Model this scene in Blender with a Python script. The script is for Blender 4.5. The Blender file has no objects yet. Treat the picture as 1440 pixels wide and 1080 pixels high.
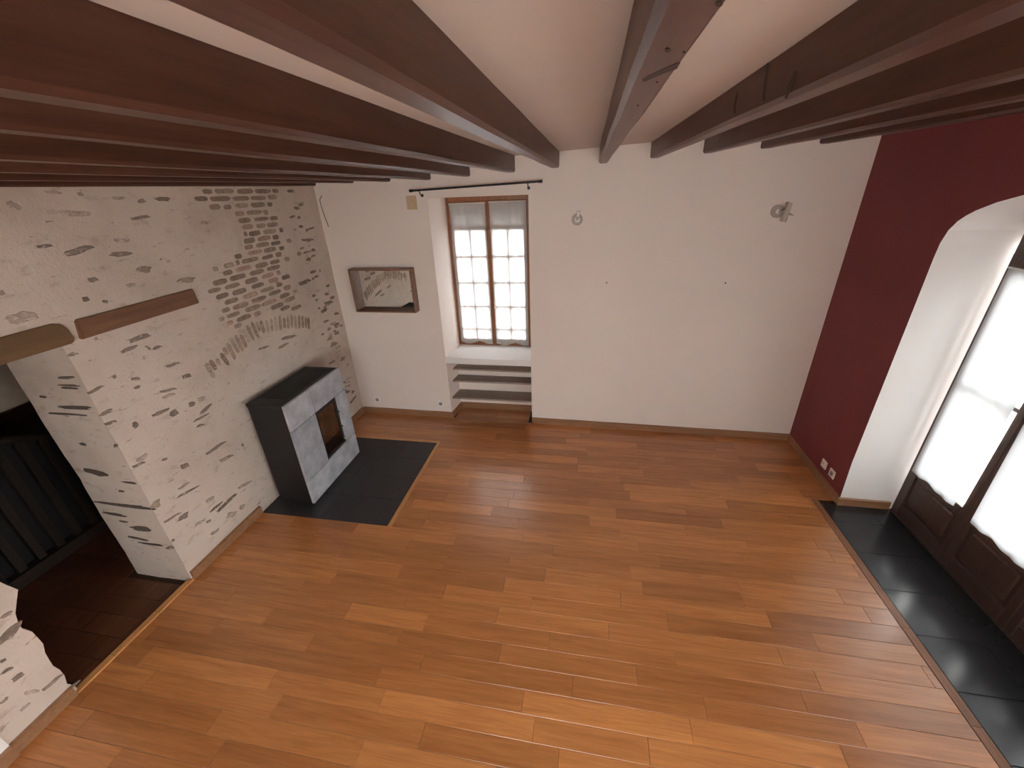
import bpy, bmesh, math, random
from mathutils import Vector, Matrix, noise
random.seed(7)
SC = bpy.context.scene
COL = SC.collection

# ------------------------------------------------------------------ camera
CAM = Vector((2.692, -3.984, 2.461))
FPX = 570.63                                   # focal length in pixels of the 1440 x 1080 frame
PITCH, ROLL, YAW = -0.4489, 0.0397, 0.1897
ROT = Matrix.Rotation(YAW, 3, 'Z') @ Matrix.Rotation(PITCH, 3, 'X') @ Matrix.Rotation(ROLL, 3, 'Y')
cd = bpy.data.cameras.new('camera'); cam = bpy.data.objects.new('camera', cd); COL.objects.link(cam)
cd.sensor_fit = 'HORIZONTAL'; cd.sensor_width = 36.0; cd.lens = 36.0 * FPX / 1440.0
cd.clip_start = 0.02
right, fwd, up = ROT.col[0], ROT.col[1], ROT.col[2]
m4 = Matrix.Identity(4)
for i in range(3):
    m4[i][0], m4[i][1], m4[i][2], m4[i][3] = right[i], up[i], -fwd[i], CAM[i]
cam.matrix_world = m4
SC.camera = cam

# ------------------------------------------------------------------ daylight and exposure
world = bpy.data.worlds.new('overcast_sky'); SC.world = world; world.use_nodes = True
bg = world.node_tree.nodes['Background']
bg.inputs['Color'].default_value = (1.0, 0.97, 0.945, 1); bg.inputs['Strength'].default_value = 17.5
SC.view_settings.view_transform = 'Standard'; SC.view_settings.look = 'None'
SC.view_settings.gamma = 1.0; SC.view_settings.use_curve_mapping = False
SC.view_settings.exposure = 0.0
SC.cycles.max_bounces = 10; SC.cycles.diffuse_bounces = 6; SC.cycles.transparent_max_bounces = 12
SC.cycles.caustics_reflective = False; SC.cycles.caustics_refractive = False

# ------------------------------------------------------------------ pixel -> point helpers
def ray(px, py):
    return ROT @ Vector(((px - 720) / FPX, 1.0, -(py - 540) / FPX))
def hit(px, py, axis, val):
    d = ray(px, py); return CAM + d * ((val - CAM[axis]) / d[axis])
RW = 4.83                                       # face of the red wall
def BY(x): return 0.071 * (1 - x / 4.835)       # the white end wall is not quite square
def LX(y): return 0.0087 * y                    # nor is the stone wall

# ------------------------------------------------------------------ materials
def nodes_of(name):
    m = bpy.data.materials.new(name); m.use_nodes = True
    nt = m.node_tree; return m, nt, nt.nodes['Principled BSDF']
def ramp(nt, stops, fac):
    r = nt.nodes.new('ShaderNodeValToRGB'); e = r.color_ramp.elements
    while len(e) < len(stops): e.new(0.5)
    for k, (p_, c) in enumerate(stops):
        e[k].position = p_; e[k].color = (*c, 1)
    nt.links.new(fac, r.inputs['Fac']); return r.outputs['Color']
def noise_tex(nt, scale, detail=4, rough=0.55, stretch=None, vec=None, dist=0.0):
    t = nt.nodes.new('ShaderNodeTexNoise'); t.inputs['Scale'].default_value = scale
    t.inputs['Detail'].default_value = detail; t.inputs['Roughness'].default_value = rough
    t.inputs['Distortion'].default_value = dist
    if vec is None:
        vec = nt.nodes.new('ShaderNodeTexCoord').outputs['Object']
    if stretch:
        mp = nt.nodes.new('ShaderNodeMapping'); mp.inputs['Scale'].default_value = stretch
        nt.links.new(vec, mp.inputs['Vector']); vec = mp.outputs['Vector']
    nt.links.new(vec, t.inputs['Vector']); return t.outputs['Fac']
def bump(nt, bsdf, h, strength, dist):
    b = nt.nodes.new('ShaderNodeBump'); b.inputs['Strength'].default_value = strength
    b.inputs['Distance'].default_value = dist
    nt.links.new(h, b.inputs['Height']); nt.links.new(b.outputs['Normal'], bsdf.inputs['Normal'])
def mixc(nt, a, b, fac, mode='MIX'):
    n = nt.nodes.new('ShaderNodeMix'); n.data_type = 'RGBA'; n.blend_type = mode
    for s, v in (('A', a), ('B', b)):
        sock = [i for i in n.inputs if i.name == s and i.type == 'RGBA'][0]
        if isinstance(v, tuple): sock.default_value = (*v, 1)
        else: nt.links.new(v, sock)
    f = [i for i in n.inputs if i.name == 'Factor' and i.type == 'VALUE'][0]
    if isinstance(fac, (int, float)): f.default_value = fac
    else: nt.links.new(fac, f)
    return [o for o in n.outputs if o.type == 'RGBA'][0]

def mat_paint(name, c1, c2, scale=3.0, rough=0.85, bs=0.15, bd=0.002, bscale=90):
    m, nt, b = nodes_of(name)
    f = noise_tex(nt, scale, 5)
    nt.links.new(ramp(nt, [(0.3, c1), (0.7, c2)], f), b.inputs['Base Color'])
    b.inputs['Roughness'].default_value = rough
    bump(nt, b, noise_tex(nt, bscale, 3), bs, bd); return m
def mat_plain(name, c, rough=0.5, metal=0.0):
    m, nt, b = nodes_of(name)
    f = noise_tex(nt, 25, 3)
    nt.links.new(ramp(nt, [(0.2, tuple(x * 0.88 for x in c)), (0.8, tuple(min(1, x * 1.1) for x in c))], f), b.inputs['Base Color'])
    b.inputs['Roughness'].default_value = rough; b.inputs['Metallic'].default_value = metal
    return m
def mat_wood(name, dark, mid, light, along=0, rough=0.4, grain=1.0, bumpy=0.2, rnd=0.0, knots=False, coat=0.0, spec=0.5):
    """wood with its grain along one axis; rnd > 0 varies the tone from piece to piece"""
    m, nt, b = nodes_of(name)
    tc = nt.nodes.new('ShaderNodeTexCoord').outputs['Object']
    oi = nt.nodes.new('ShaderNodeObjectInfo')
    va = nt.nodes.new('ShaderNodeVectorMath'); va.operation = 'ADD'
    sc = nt.nodes.new('ShaderNodeVectorMath'); sc.operation = 'SCALE'
    cx = nt.nodes.new('ShaderNodeCombineXYZ')
    for i in range(3): nt.links.new(oi.outputs['Random'], cx.inputs[i])
    nt.links.new(cx.outputs[0], sc.inputs[0]); sc.inputs['Scale'].default_value = 37.0
    nt.links.new(tc, va.inputs[0]); nt.links.new(sc.outputs[0], va.inputs[1])
    st = [14.0, 14.0, 14.0]; st[along] = 1.1
    st = tuple(s * grain for s in st)
    f1 = noise_tex(nt, 2.2, 6, 0.6, st, va.outputs[0], 0.6)
    st2 = [60.0, 60.0, 60.0]; st2[along] = 2.5
    f2 = noise_tex(nt, 2.0, 3, 0.5, tuple(st2), va.outputs[0])
    col = ramp(nt, [(0.25, dark), (0.5, mid), (0.75, light)], f1)
    fine = ramp(nt, [(0.3, (0.72, 0.72, 0.72)), (0.7, (1.08, 1.08, 1.08))], f2)
    col = mixc(nt, col, fine, 0.55, 'MULTIPLY')
    if knots:
        v = nt.nodes.new('ShaderNodeTexVoronoi'); v.inputs['Scale'].default_value = 2.6
        mp = nt.nodes.new('ShaderNodeMapping'); ks = [2.2, 2.2, 2.2]; ks[along] = 0.8
        mp.inputs['Scale'].default_value = tuple(ks)
        nt.links.new(va.outputs[0], mp.inputs['Vector']); nt.links.new(mp.outputs['Vector'], v.inputs['Vector'])
        kf = ramp(nt, [(0.03, (0.25, 0.25, 0.25)), (0.12, (1, 1, 1))], v.outputs['Distance'])
        col = mixc(nt, col, kf, 0.85, 'MULTIPLY')
    if rnd > 0:
        rr = ramp(nt, [(0.0, (1 - rnd, 1 - rnd * 1.15, 1 - rnd * 1.3)), (0.55, (1, 1, 1)), (1.0, (1 + rnd * 0.8, 1 + rnd * 0.85, 1 + rnd * 0.9))], oi.outputs['Random'])
        col = mixc(nt, col, rr, 1.0, 'MULTIPLY')
    nt.links.new(col, b.inputs['Base Color'])
    b.inputs['Roughness'].default_value = rough
    b.inputs['Specular IOR Level'].default_value = spec; b.inputs['Coat Weight'].default_value = coat; b.inputs['Coat Roughness'].default_value = 0.22
    bump(nt, b, f2, bumpy, 0.001); return m
def mat_random(name, cols, rough=0.9, scale=30, bs=0.5, bd=0.004, smear=None, amp=1.0):
    """tone picked piece by piece, mottled inside each piece; smear = colour of lime wiped over part of it"""
    m, nt, b = nodes_of(name)
    oi = nt.nodes.new('ShaderNodeObjectInfo'); pos = nt.nodes.new('ShaderNodeNewGeometry').outputs['Position']
    n = len(cols)
    base = ramp(nt, [(i / max(1, n - 1), c) for i, c in enumerate(cols)], oi.outputs['Random'])
    f = noise_tex(nt, scale, 5, 0.6, None, pos)
    mot = ramp(nt, [(0.25, (0.6, 0.6, 0.6)), (0.75, (1.3, 1.28, 1.25))], f)
    col = mixc(nt, base, mot, 0.9 * amp, 'MULTIPLY')
    if smear:
        g = noise_tex(nt, 34, 6, 0.7, (1, 1, 2.0), pos)
        k = ramp(nt, [(smear[1] - .03, (0, 0, 0)), (smear[1] + .05, (1, 1, 1))], g)
        bw = nt.nodes.new('ShaderNodeRGBToBW'); nt.links.new(k, bw.inputs[0])
        col = mixc(nt, col, smear[0], bw.outputs[0])
    nt.links.new(col, b.inputs['Base Color'])
    b.inputs['Roughness'].default_value = rough
    if bs > 0: bump(nt, b, f, bs, bd)
    return m
def mat_limewash(name):
    m, nt, b = nodes_of(name)
    big = noise_tex(nt, 1.6, 5, 0.6); mid = noise_tex(nt, 9, 6, 0.65, (1, 1, 2.2)); fine = noise_tex(nt, 70, 4, 0.6)
    c = ramp(nt, [(0.3, (0.47, 0.39, 0.325)), (0.5, (0.58, 0.495, 0.43)), (0.75, (0.64, 0.555, 0.49))], big)
    fl = noise_tex(nt, 7.5, 7, 0.72, (1, 1, 3.4))
    fk = ramp(nt, [(0.335, (0.40, 0.33, 0.28)), (0.375, (1, 1, 1))], fl)
    c = mixc(nt, c, fk, 0.8, 'MULTIPLY')
    st = ramp(nt, [(0.27, (0.62, 0.55, 0.48)), (0.42, (1, 1, 1)), (1.0, (1.03, 1.03, 1.03))], mid)
    c = mixc(nt, c, st, 0.75, 'MULTIPLY')
    nt.links.new(c, b.inputs['Base Color']); b.inputs['Roughness'].default_value = 0.95
    ad = nt.nodes.new('ShaderNodeMath'); ad.operation = 'ADD'
    nt.links.new(mid, ad.inputs[0]); nt.links.new(fine, ad.inputs[1])
    bump(nt, b, ad.outputs[0], 0.45, 0.008); return m
def mat_pane(name, tint=(0.95, 0.97, 0.97)):
    m = bpy.data.materials.new(name); m.use_nodes = True; nt = m.node_tree
    nt.nodes.remove(nt.nodes['Principled BSDF']); out = nt.nodes['Material Output']
    t = nt.nodes.new('ShaderNodeBsdfTransparent'); t.inputs['Color'].default_value = (*tint, 1)
    g = nt.nodes.new('ShaderNodeBsdfGlossy'); g.inputs['Roughness'].default_value = 0.02
    lw = nt.nodes.new('ShaderNodeLayerWeight'); lw.inputs['Blend'].default_value = 0.5
    pw = nt.nodes.new('ShaderNodeMath'); pw.operation = 'POWER'; pw.inputs[1].default_value = 5.0
    fr = nt.nodes.new('ShaderNodeMath'); fr.operation = 'MULTIPLY_ADD'; fr.inputs[1].default_value = 0.9; fr.inputs[2].default_value = 0.04
    nt.links.new(lw.outputs['Facing'], pw.inputs[0]); nt.links.new(pw.outputs[0], fr.inputs[0])
    mx = nt.nodes.new('ShaderNodeMixShader')
    nt.links.new(fr.outputs[0], mx.inputs['Fac']); nt.links.new(t.outputs[0], mx.inputs[1]); nt.links.new(g.outputs[0], mx.inputs[2])
    nt.links.new(mx.outputs[0], out.inputs['Surface']); return m
def mat_sheer(name, open_=0.35, tr=0.5):
    m = bpy.data.materials.new(name); m.use_nodes = True; nt = m.node_tree
    nt.nodes.remove(nt.nodes['Principled BSDF']); out = nt.nodes['Material Output']
    t = nt.nodes.new('ShaderNodeBsdfTransparent')
    tl = nt.nodes.new('ShaderNodeBsdfTranslucent'); tl.inputs['Color'].default_value = (tr * .95, tr, tr * 1.07, 1)
    d = nt.nodes.new('ShaderNodeBsdfDiffuse'); d.inputs['Color'].default_value = (0.88, 0.88, 0.87, 1)
    m1 = nt.nodes.new('ShaderNodeMixShader'); m1.inputs['Fac'].default_value = 0.4
    nt.links.new(tl.outputs[0], m1.inputs[1]); nt.links.new(d.outputs[0], m1.inputs[2])
    w = noise_tex(nt, 60, 2, 0.5, (1, 1, 0.05))
    mr = nt.nodes.new('ShaderNodeMapRange'); mr.inputs['To Min'].default_value = open_ * .5; mr.inputs['To Max'].default_value = open_ * 1.5
    nt.links.new(w, mr.inputs['Value'])
    m2 = nt.nodes.new('ShaderNodeMixShader'); nt.links.new(mr.outputs[0], m2.inputs['Fac'])
    nt.links.new(m1.outputs[0], m2.inputs[1]); nt.links.new(t.outputs[0], m2.inputs[2])
    nt.links.new(m2.outputs[0], out.inputs['Surface']); return m
def mat_mirror(name):
    m, nt, b = nodes_of(name)
    b.inputs['Base Color'].default_value = (0.86, 0.88, 0.86, 1); b.inputs['Metallic'].default_value = 1.0
    b.inputs['Roughness'].default_value = 0.02; return m

M = {}
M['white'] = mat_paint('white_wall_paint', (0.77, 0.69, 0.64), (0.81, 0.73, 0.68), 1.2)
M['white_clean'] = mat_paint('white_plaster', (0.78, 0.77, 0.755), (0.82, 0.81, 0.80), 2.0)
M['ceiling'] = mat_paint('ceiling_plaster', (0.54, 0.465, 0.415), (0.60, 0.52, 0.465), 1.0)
M['red'] = mat_paint('burgundy_wall_paint', (0.185, 0.036, 0.042), (0.215, 0.044, 0.050), 2.0, 0.75)
M['lime'] = mat_limewash('limewashed_rubble')
M['parquet'] = mat_wood('varnished_parquet', (0.40, 0.150, 0.044), (0.51, 0.205, 0.064), (0.60, 0.258, 0.086), 0, 0.32, 0.8, 0.10, 0.22, False, 0.7)
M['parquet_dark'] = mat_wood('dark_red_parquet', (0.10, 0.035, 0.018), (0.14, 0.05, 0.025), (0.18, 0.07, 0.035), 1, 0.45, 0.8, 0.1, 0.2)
M['strip'] = mat_wood('oak_edging', (0.50, 0.23, 0.08), (0.62, 0.30, 0.11), (0.70, 0.36, 0.14), 1, 0.4)
M['strip_brown'] = mat_wood('brown_edging', (0.20, 0.085, 0.038), (0.27, 0.115, 0.05), (0.33, 0.15, 0.07), 1, 0.4)
M['base'] = mat_wood('baseboard_wood', (0.25, 0.125, 0.062), (0.31, 0.16, 0.082), (0.36, 0.195, 0.105), 0, 0.45)
M['beam'] = mat_wood('stained_beam', (0.052, 0.020, 0.0130), (0.082, 0.033, 0.0215), (0.112, 0.048, 0.032), 1, 0.36, 0.55, 0.25, 0.10, True, 0.0, 0.22)
M['lintel'] = mat_wood('old_lintel_wood', (0.13, 0.060, 0.030), (0.18, 0.085, 0.043), (0.23, 0.115, 0.06), 1, 0.6, 0.7, 0.4)
M['lintel_olive'] = mat_wood('old_olive_wood', (0.105, 0.058, 0.024), (0.15, 0.082, 0.034), (0.19, 0.105, 0.045), 1, 0.65, 0.7, 0.4)
M['winwood'] = mat_wood('window_oak', (0.20, 0.075, 0.028), (0.28, 0.105, 0.04), (0.34, 0.14, 0.055), 2, 0.4)
M['doorwood'] = mat_wood('dark_door_wood', (0.045, 0.025, 0.020), (0.065, 0.036, 0.028), (0.085, 0.048, 0.037), 2, 0.38)
M['mirror_frame'] = mat_wood('mirror_frame_wood', (0.17, 0.085, 0.05), (0.23, 0.12, 0.07), (0.30, 0.17, 0.10), 0, 0.45)
M['darkwood'] = mat_wood('very_dark_wood', (0.014, 0.008, 0.005), (0.022, 0.013, 0.008), (0.035, 0.02, 0.012), 2, 0.5)
M['slate'] = mat_random('black_slate', [(0.014, 0.015, 0.018), (0.018, 0.020, 0.023), (0.024, 0.026, 0.029)], 0.22, 40, 0.0, amp=0.15)
M['slate_matt'] = mat_random('charcoal_tile', [(0.024, 0.023, 0.026), (0.029, 0.028, 0.031), (0.034, 0.033, 0.035)], 0.5, 40, 0.15, 0.002)
M['grout'] = mat_plain('grey_grout', (0.06, 0.058, 0.06), 0.9)
M['subfloor'] = mat_plain('subfloor', (0.05, 0.022, 0.01), 0.8)
M['steel'] = mat_plain('black_stove_steel', (0.018, 0.017, 0.018), 0.45, 0.3)
M['steel_slat'] = mat_plain('grey_stove_steel', (0.05, 0.047, 0.045), 0.45, 0.3)
M['soap'] = mat_random('grey_soapstone', [(0.35, 0.375, 0.42), (0.40, 0.425, 0.47), (0.45, 0.475, 0.52)], 0.5, 9, 0.1, 0.002)
M['firebrick'] = mat_paint('sooty_firebrick', (0.11, 0.075, 0.058), (0.38, 0.27, 0.21), 9, 0.9)
M['brick'] = mat_random('worn_brick', [(0.27, 0.19, 0.15), (0.32, 0.25, 0.20), (0.21, 0.16, 0.135), (0.44, 0.30, 0.235), (0.37, 0.31, 0.23), (0.20, 0.15, 0.125)], 0.95, 22, smear=((0.58, 0.495, 0.43), .62))
M['arch'] = mat_random('faded_brick', [(0.32, 0.24, 0.19), (0.40, 0.32, 0.25), (0.24, 0.165, 0.13), (0.44, 0.36, 0.28)], 0.95, 22, smear=((0.58, 0.495, 0.43), .60))
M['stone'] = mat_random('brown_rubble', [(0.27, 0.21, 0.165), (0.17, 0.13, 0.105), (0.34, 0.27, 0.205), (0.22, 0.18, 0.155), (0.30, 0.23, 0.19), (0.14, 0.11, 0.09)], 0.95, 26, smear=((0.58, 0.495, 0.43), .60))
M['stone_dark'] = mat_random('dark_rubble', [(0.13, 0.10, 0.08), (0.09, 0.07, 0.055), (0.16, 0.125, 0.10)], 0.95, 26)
M['stone_pale'] = mat_random('pale_rubble', [(0.36, 0.29, 0.24), (0.42, 0.34, 0.28), (0.33, 0.285, 0.25)], 0.95, 26, smear=((0.58, 0.495, 0.43), .55))
M['shelf'] = mat_plain('shelf_taupe', (0.30, 0.245, 0.205), 0.6)
M['iron'] = mat_plain('black_iron', (0.02, 0.018, 0.02), 0.45, 0.4)
M['plastic'] = mat_plain('white_plastic', (0.80, 0.77, 0.73), 0.4)
M['plastic_dark'] = mat_plain('grey_socket', (0.22, 0.20, 0.18), 0.5)
M['paper'] = mat_plain('yellowed_paper', (0.54, 0.41, 0.26), 0.8)
M['wire'] = mat_plain('brown_wire', (0.05, 0.025, 0.02), 0.6)
M['lamp_metal'] = mat_plain('satin_nickel', (0.46, 0.42, 0.37), 0.4, 0.0)
M['pane'] = mat_pane('window_pane')
M['fireglass'] = mat_pane('sooty_glass', (0.78, 0.72, 0.66))
M['sheer'] = mat_sheer('sheer_curtain', 0.03, 0.50)
M['sheer_door'] = mat_sheer('sheer_door_curtain', 0.02, 0.22)
M['mirror'] = mat_mirror('mirror_glass')
M['outside'] = mat_paint('pale_gravel', (0.42, 0.40, 0.37), (0.5, 0.48, 0.45), 3)
M['shutter'] = mat_plain('grey_shutter', (0.22, 0.21, 0.20), 0.7)
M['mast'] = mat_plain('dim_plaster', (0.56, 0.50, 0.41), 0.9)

# ------------------------------------------------------------------ mesh helpers
class MB:
    def __init__(s): s.v, s.f, s.mi = [], [], []
    def poly(s, pts, mi=0):
        n = len(s.v); s.v += [tuple(p) for p in pts]; s.f.append(tuple(range(n, n + len(pts)))); s.mi.append(mi)
    def hexa(s, p, mi=0):                      # eight corners: bottom ring 0-3, top ring 4-7
        n = len(s.v); s.v += [tuple(q) for q in p]
        for f in ((0, 3, 2, 1), (4, 5, 6, 7), (0, 1, 5, 4), (1, 2, 6, 5), (2, 3, 7, 6), (3, 0, 4, 7)):
            s.f.append(tuple(n + i for i in f)); s.mi.append(mi)
        return s
    def box(s, x0, x1, y0, y1, z0, z1, mi=0):
        return s.hexa([(x0, y0, z0), (x1, y0, z0), (x1, y1, z0), (x0, y1, z0), (x0, y0, z1), (x1, y0, z1), (x1, y1, z1), (x0, y1, z1)], mi)
    def prism(s, ring, off, mi=0):             # closed ring of points swept by a vector
        n, k = len(s.v), len(ring); off = Vector(off)
        s.v += [tuple(p) for p in ring] + [tuple(Vector(p) + off) for p in ring]
        s.f.append(tuple(range(n + k - 1, n - 1, -1))); s.f.append(tuple(range(n + k, n + 2 * k))); s.mi += [mi, mi]
        for i in range(k):
            j = (i + 1) % k; s.f.append((n + i, n + j, n + k + j, n + k + i)); s.mi.append(mi)
        return s
    def tube(s, pts, r, seg=10, mi=0):
        pts = [Vector(p) for p in pts]; rings = []
        for i, p in enumerate(pts):
            d = (pts[min(i + 1, len(pts) - 1)] - pts[max(i - 1, 0)]).normalized()
            a = d.orthogonal().normalized() if i == 0 else (prev - d * prev.dot(d)).normalized()
            prev = a; b = d.cross(a); rr = r[i] if isinstance(r, (list, tuple)) else r
            rings.append([p + (a * math.cos(t) + b * math.sin(t)) * rr for t in (2 * math.pi * k / seg for k in range(seg))])
        n = len(s.v)
        for rg in rings: s.v += [tuple(q) for q in rg]
        for i in range(len(rings) - 1):
            for k in range(seg):
                l = (k + 1) % seg
                s.f.append((n + i * seg + k, n + i * seg + l, n + (i + 1) * seg + l, n + (i + 1) * seg + k)); s.mi.append(mi)
        s.f.append(tuple(range(n + seg - 1, n - 1, -1))); e = n + (len(rings) - 1) * seg
        s.f.append(tuple(range(e, e + seg))); s.mi += [mi, mi]
        return s
    def mesh(s, name, mats, bevel=0.0, smooth=False, merge=False, segs=1):
        me = bpy.data.meshes.new(name); me.from_pydata(s.v, [], s.f)
        mats = mats if isinstance(mats, (list, tuple)) else [mats]
        for m in mats: me.materials.append(m)
        for p, i in zip(me.polygons, s.mi): p.material_index = i
        bm = bmesh.new(); bm.from_mesh(me)
        if merge: bmesh.ops.remove_doubles(bm, verts=bm.verts, dist=1e-5)
        bmesh.ops.recalc_face_normals(bm, faces=bm.faces)
        if bevel > 0:
            bmesh.ops.bevel(bm, geom=bm.edges[:], offset=bevel, segments=segs, affect='EDGES', clamp_overlap=True)
        if smooth:
            for f in bm.faces: f.smooth = True
        bm.to_mesh(me); bm.free(); return me
    def build(s, name, mats, parent=None, **k):
        return put(name, s.mesh(name, mats, **k), parent)
def put(name, me, parent=None):
    o = bpy.data.objects.new(name, me); COL.objects.link(o)
    if parent: o.parent = parent
    return o
def tag(o, label, cat, group=None, kind=None):
    o['label'] = label; o['category'] = cat
    if group: o['group'] = group
    if kind: o['kind'] = kind
    return o
def struct(o): o['kind'] = 'structure'; return o
def empty(name, loc=(0, 0, 0)):
    o = bpy.data.objects.new(name, None); COL.objects.link(o); o.location = loc; o.empty_display_size = 0.1
    return o
def child(o, parent):                          # parent while keeping world coordinates baked in the mesh
    o.parent = parent; o.matrix_parent_inverse = Matrix.Translation(-Vector(parent.location)); return o

# ================================================================== SETTING
ZC = lambda x: 2.735 + 0.037 * (x - 2.41)      # underside of the sloping ceiling
FRONT = -6.2
# ---- ceiling
b = MB(); b.hexa([(-0.55, FRONT - .2, ZC(-.55) - .025), (5.4, FRONT - .2, ZC(5.4)), (5.4, .6, ZC(5.4)), (-0.55, .6, ZC(-.55)),
                  (-0.55, FRONT - .2, 3.2), (5.4, FRONT - .2, 3.2), (5.4, .6, 3.2), (-0.55, .6, 3.2)])
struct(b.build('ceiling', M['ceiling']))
# ---- end wall with the window niche
ZT = 3.0
b = MB()
def pl(ring, z0, z1): b.prism([(x, y, z0) for x, y in ring], (0, 0, z1 - z0))
pl([(-.55, BY(-.55)), (1.168, BY(1.17)), (1.205, .32), (1.205, .56), (-.55, .56)], -.2, ZT)
pl([(2.14, BY(2.14)), (5.4, BY(5.4)), (5.4, .56), (2.095, .56), (2.10, .32)], -.2, ZT)
pl([(1.168, BY(1.17)), (2.14, BY(2.14)), (2.095, .56), (1.205, .56)], 2.405, ZT)
pl([(1.205, .325), (2.10, .325), (2.10, .56), (1.205, .56)], -.2, 0.712)
wall_back = struct(b.build('wall_back', M['white']))
# ---- wall behind the viewer
RX0, RX1, RZ0, RZ1 = 1.6, 3.4, .95, 2.25        # opening for the window added behind the viewer to brighten the room
b = MB(); b.box(-.55, RX0, FRONT - .2, FRONT, -.2, ZT); b.box(RX1, 5.4, FRONT - .2, FRONT, -.2, ZT); b.box(RX0, RX1, FRONT - .2, FRONT, -.2, RZ0); b.box(RX0, RX1, FRONT - .2, FRONT, RZ1, ZT)
struct(b.build('wall_front', M['white']))
# ---- red wall with arched opening
ARCH = [(-.965, 0), (-.94, .4), (-.937, 1.62), (-.935, 1.976), (-.94, 2.063), (-.962, 2.138), (-1.002, 2.192), (-1.045, 2.226), (-1.096, 2.256),
        (-1.206, 2.302), (-1.348, 2.343), (-1.5, 2.375), (-1.7, 2.402), (-1.985, 2.415)]
ACEN = -1.985
ARCH = ARCH + [(2 * ACEN - y, z) for y, z in reversed(ARCH[:-1])]
b = MB(); X0, X1 = RW, 5.36
def rprism(ring):                              # ring in (y, z); the room face is red, the rest white
    n = len(ring)
    b.poly([(X0, y, z) for y, z in ring], 0); b.poly([(X1, y, z) for y, z in ring], 1)
    for i in range(n):
        (ya, za), (yb, zb) = ring[i], ring[(i + 1) % n]
        b.poly([(X0, ya, za), (X0, yb, zb), (X1, yb, zb), (X1, ya, za)], 1)
rprism([(.30, -.2), (.30, ZT)] + [(ARCH[3][0], ZT)] + [(y, z) for y, z in reversed(ARCH[:4])] + [(ARCH[0][0], -.2)])
for (ya, za), (yb, zb) in zip(ARCH[3:-4], ARCH[4:-3]):
    rprism([(ya, za), (yb, zb), (yb, ZT), (ya, ZT)])
e = ARCH[-4:]
D2A, D2B, D2Z = -3.75, -5.65, 2.20              # opening for the glazed door added behind the viewer as fill light
rprism([(e[0][0], ZT), (D2A, ZT), (D2A, -.2), (e[3][0], -.2)] + [(y, z) for y, z in reversed(e)])
rprism([(D2A, ZT), (D2B, ZT), (D2B, D2Z), (D2A, D2Z)])
rprism([(D2B, ZT), (FRONT - .2, ZT), (FRONT - .2, -.2), (D2B, -.2)])
struct(b.build('wall_right', [M['red'], M['white_clean']]))
# ---- stone wall with the doorway: rough boxes
def rough(p, amp):
    p = Vector(p)
    d = noise.noise_vector(p * 3.1) * amp + noise.noise_vector(p * 11.0) * amp * 0.45
    return p + d
def rough_box(b, x0, x1, y0, y1, z0, z1, step, amp, edge=None):
    def grid(f, nu, nv):
        n = len(b.v)
        for j in range(nv + 1):
            for i in range(nu + 1):
                p = Vector(f(i / nu, j / nv))
                if edge: p = Vector(edge(p))
                p = rough(p, amp); b.v.append((p.x + LX(p.y), p.y, p.z))
        for j in range(nv):
            for i in range(nu):
                a = n + j * (nu + 1) + i
                b.f.append((a, a + 1, a + nu + 2, a + nu + 1)); b.mi.append(0)
    L = lambda a, c, t: a + (c - a) * t
    ny, nz, nx = max(2, int((y1 - y0) / step)), max(2, int((z1 - z0) / step)), max(2, int((x1 - x0) / step))
    for x in (x0, x1): grid(lambda u, v, x=x: (x, L(y0, y1, u), L(z0, z1, v)), ny, nz)
    for y in (y0, y1): grid(lambda u, v, y=y: (L(x0, x1, u), y, L(z0, z1, v)), nx, nz)
    for z in (z0, z1): grid(lambda u, v, z=z: (L(x0, x1, u), L(y0, y1, v), z), nx, ny)
YJ, YK, YW = -2.405, -3.125, -3.41             # doorway jambs, and where the rubble gives way to smooth plaster
WT = -0.47
b = MB()
rough_box(b, WT, 0, YJ, .30, -.1, 2.78, .06, .007)
rough_box(b, WT, 0, YW, YJ, 1.81, 2.78, .06, .007)
def leftjamb(p):
    if p.y > YK - .005:
        z = p.z; p.y += 0.035 * noise.noise(Vector((0, 3.3, z * 5.0))) + 0.02 * noise.noise(Vector((p.x * 6, 1.0, z * 14)))
        if .6 < z < .95: p.y += 0.05 * math.sin((z - .6) / .35 * math.pi)
    return p
rough_box(b, WT, 0, YW, YK, -.1, 1.81, .05, .007, leftjamb)
wall_left = struct(b.build('wall_left', M['lime'], smooth=True))
b = MB(); b.hexa([(LX(FRONT) + WT, FRONT, -.1), (LX(FRONT) + .012, FRONT, -.1), (LX(YW) + .012, YW, -.1), (LX(YW) + WT, YW, -.1),
                  (LX(FRONT) + WT, FRONT, 2.8), (LX(FRONT) + .012, FRONT, 2.8), (LX(YW) + .012, YW, 2.8), (LX(YW) + WT, YW, 2.8)])
struct(b.build('wall_left_plaster', M['white_clean']))
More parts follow.
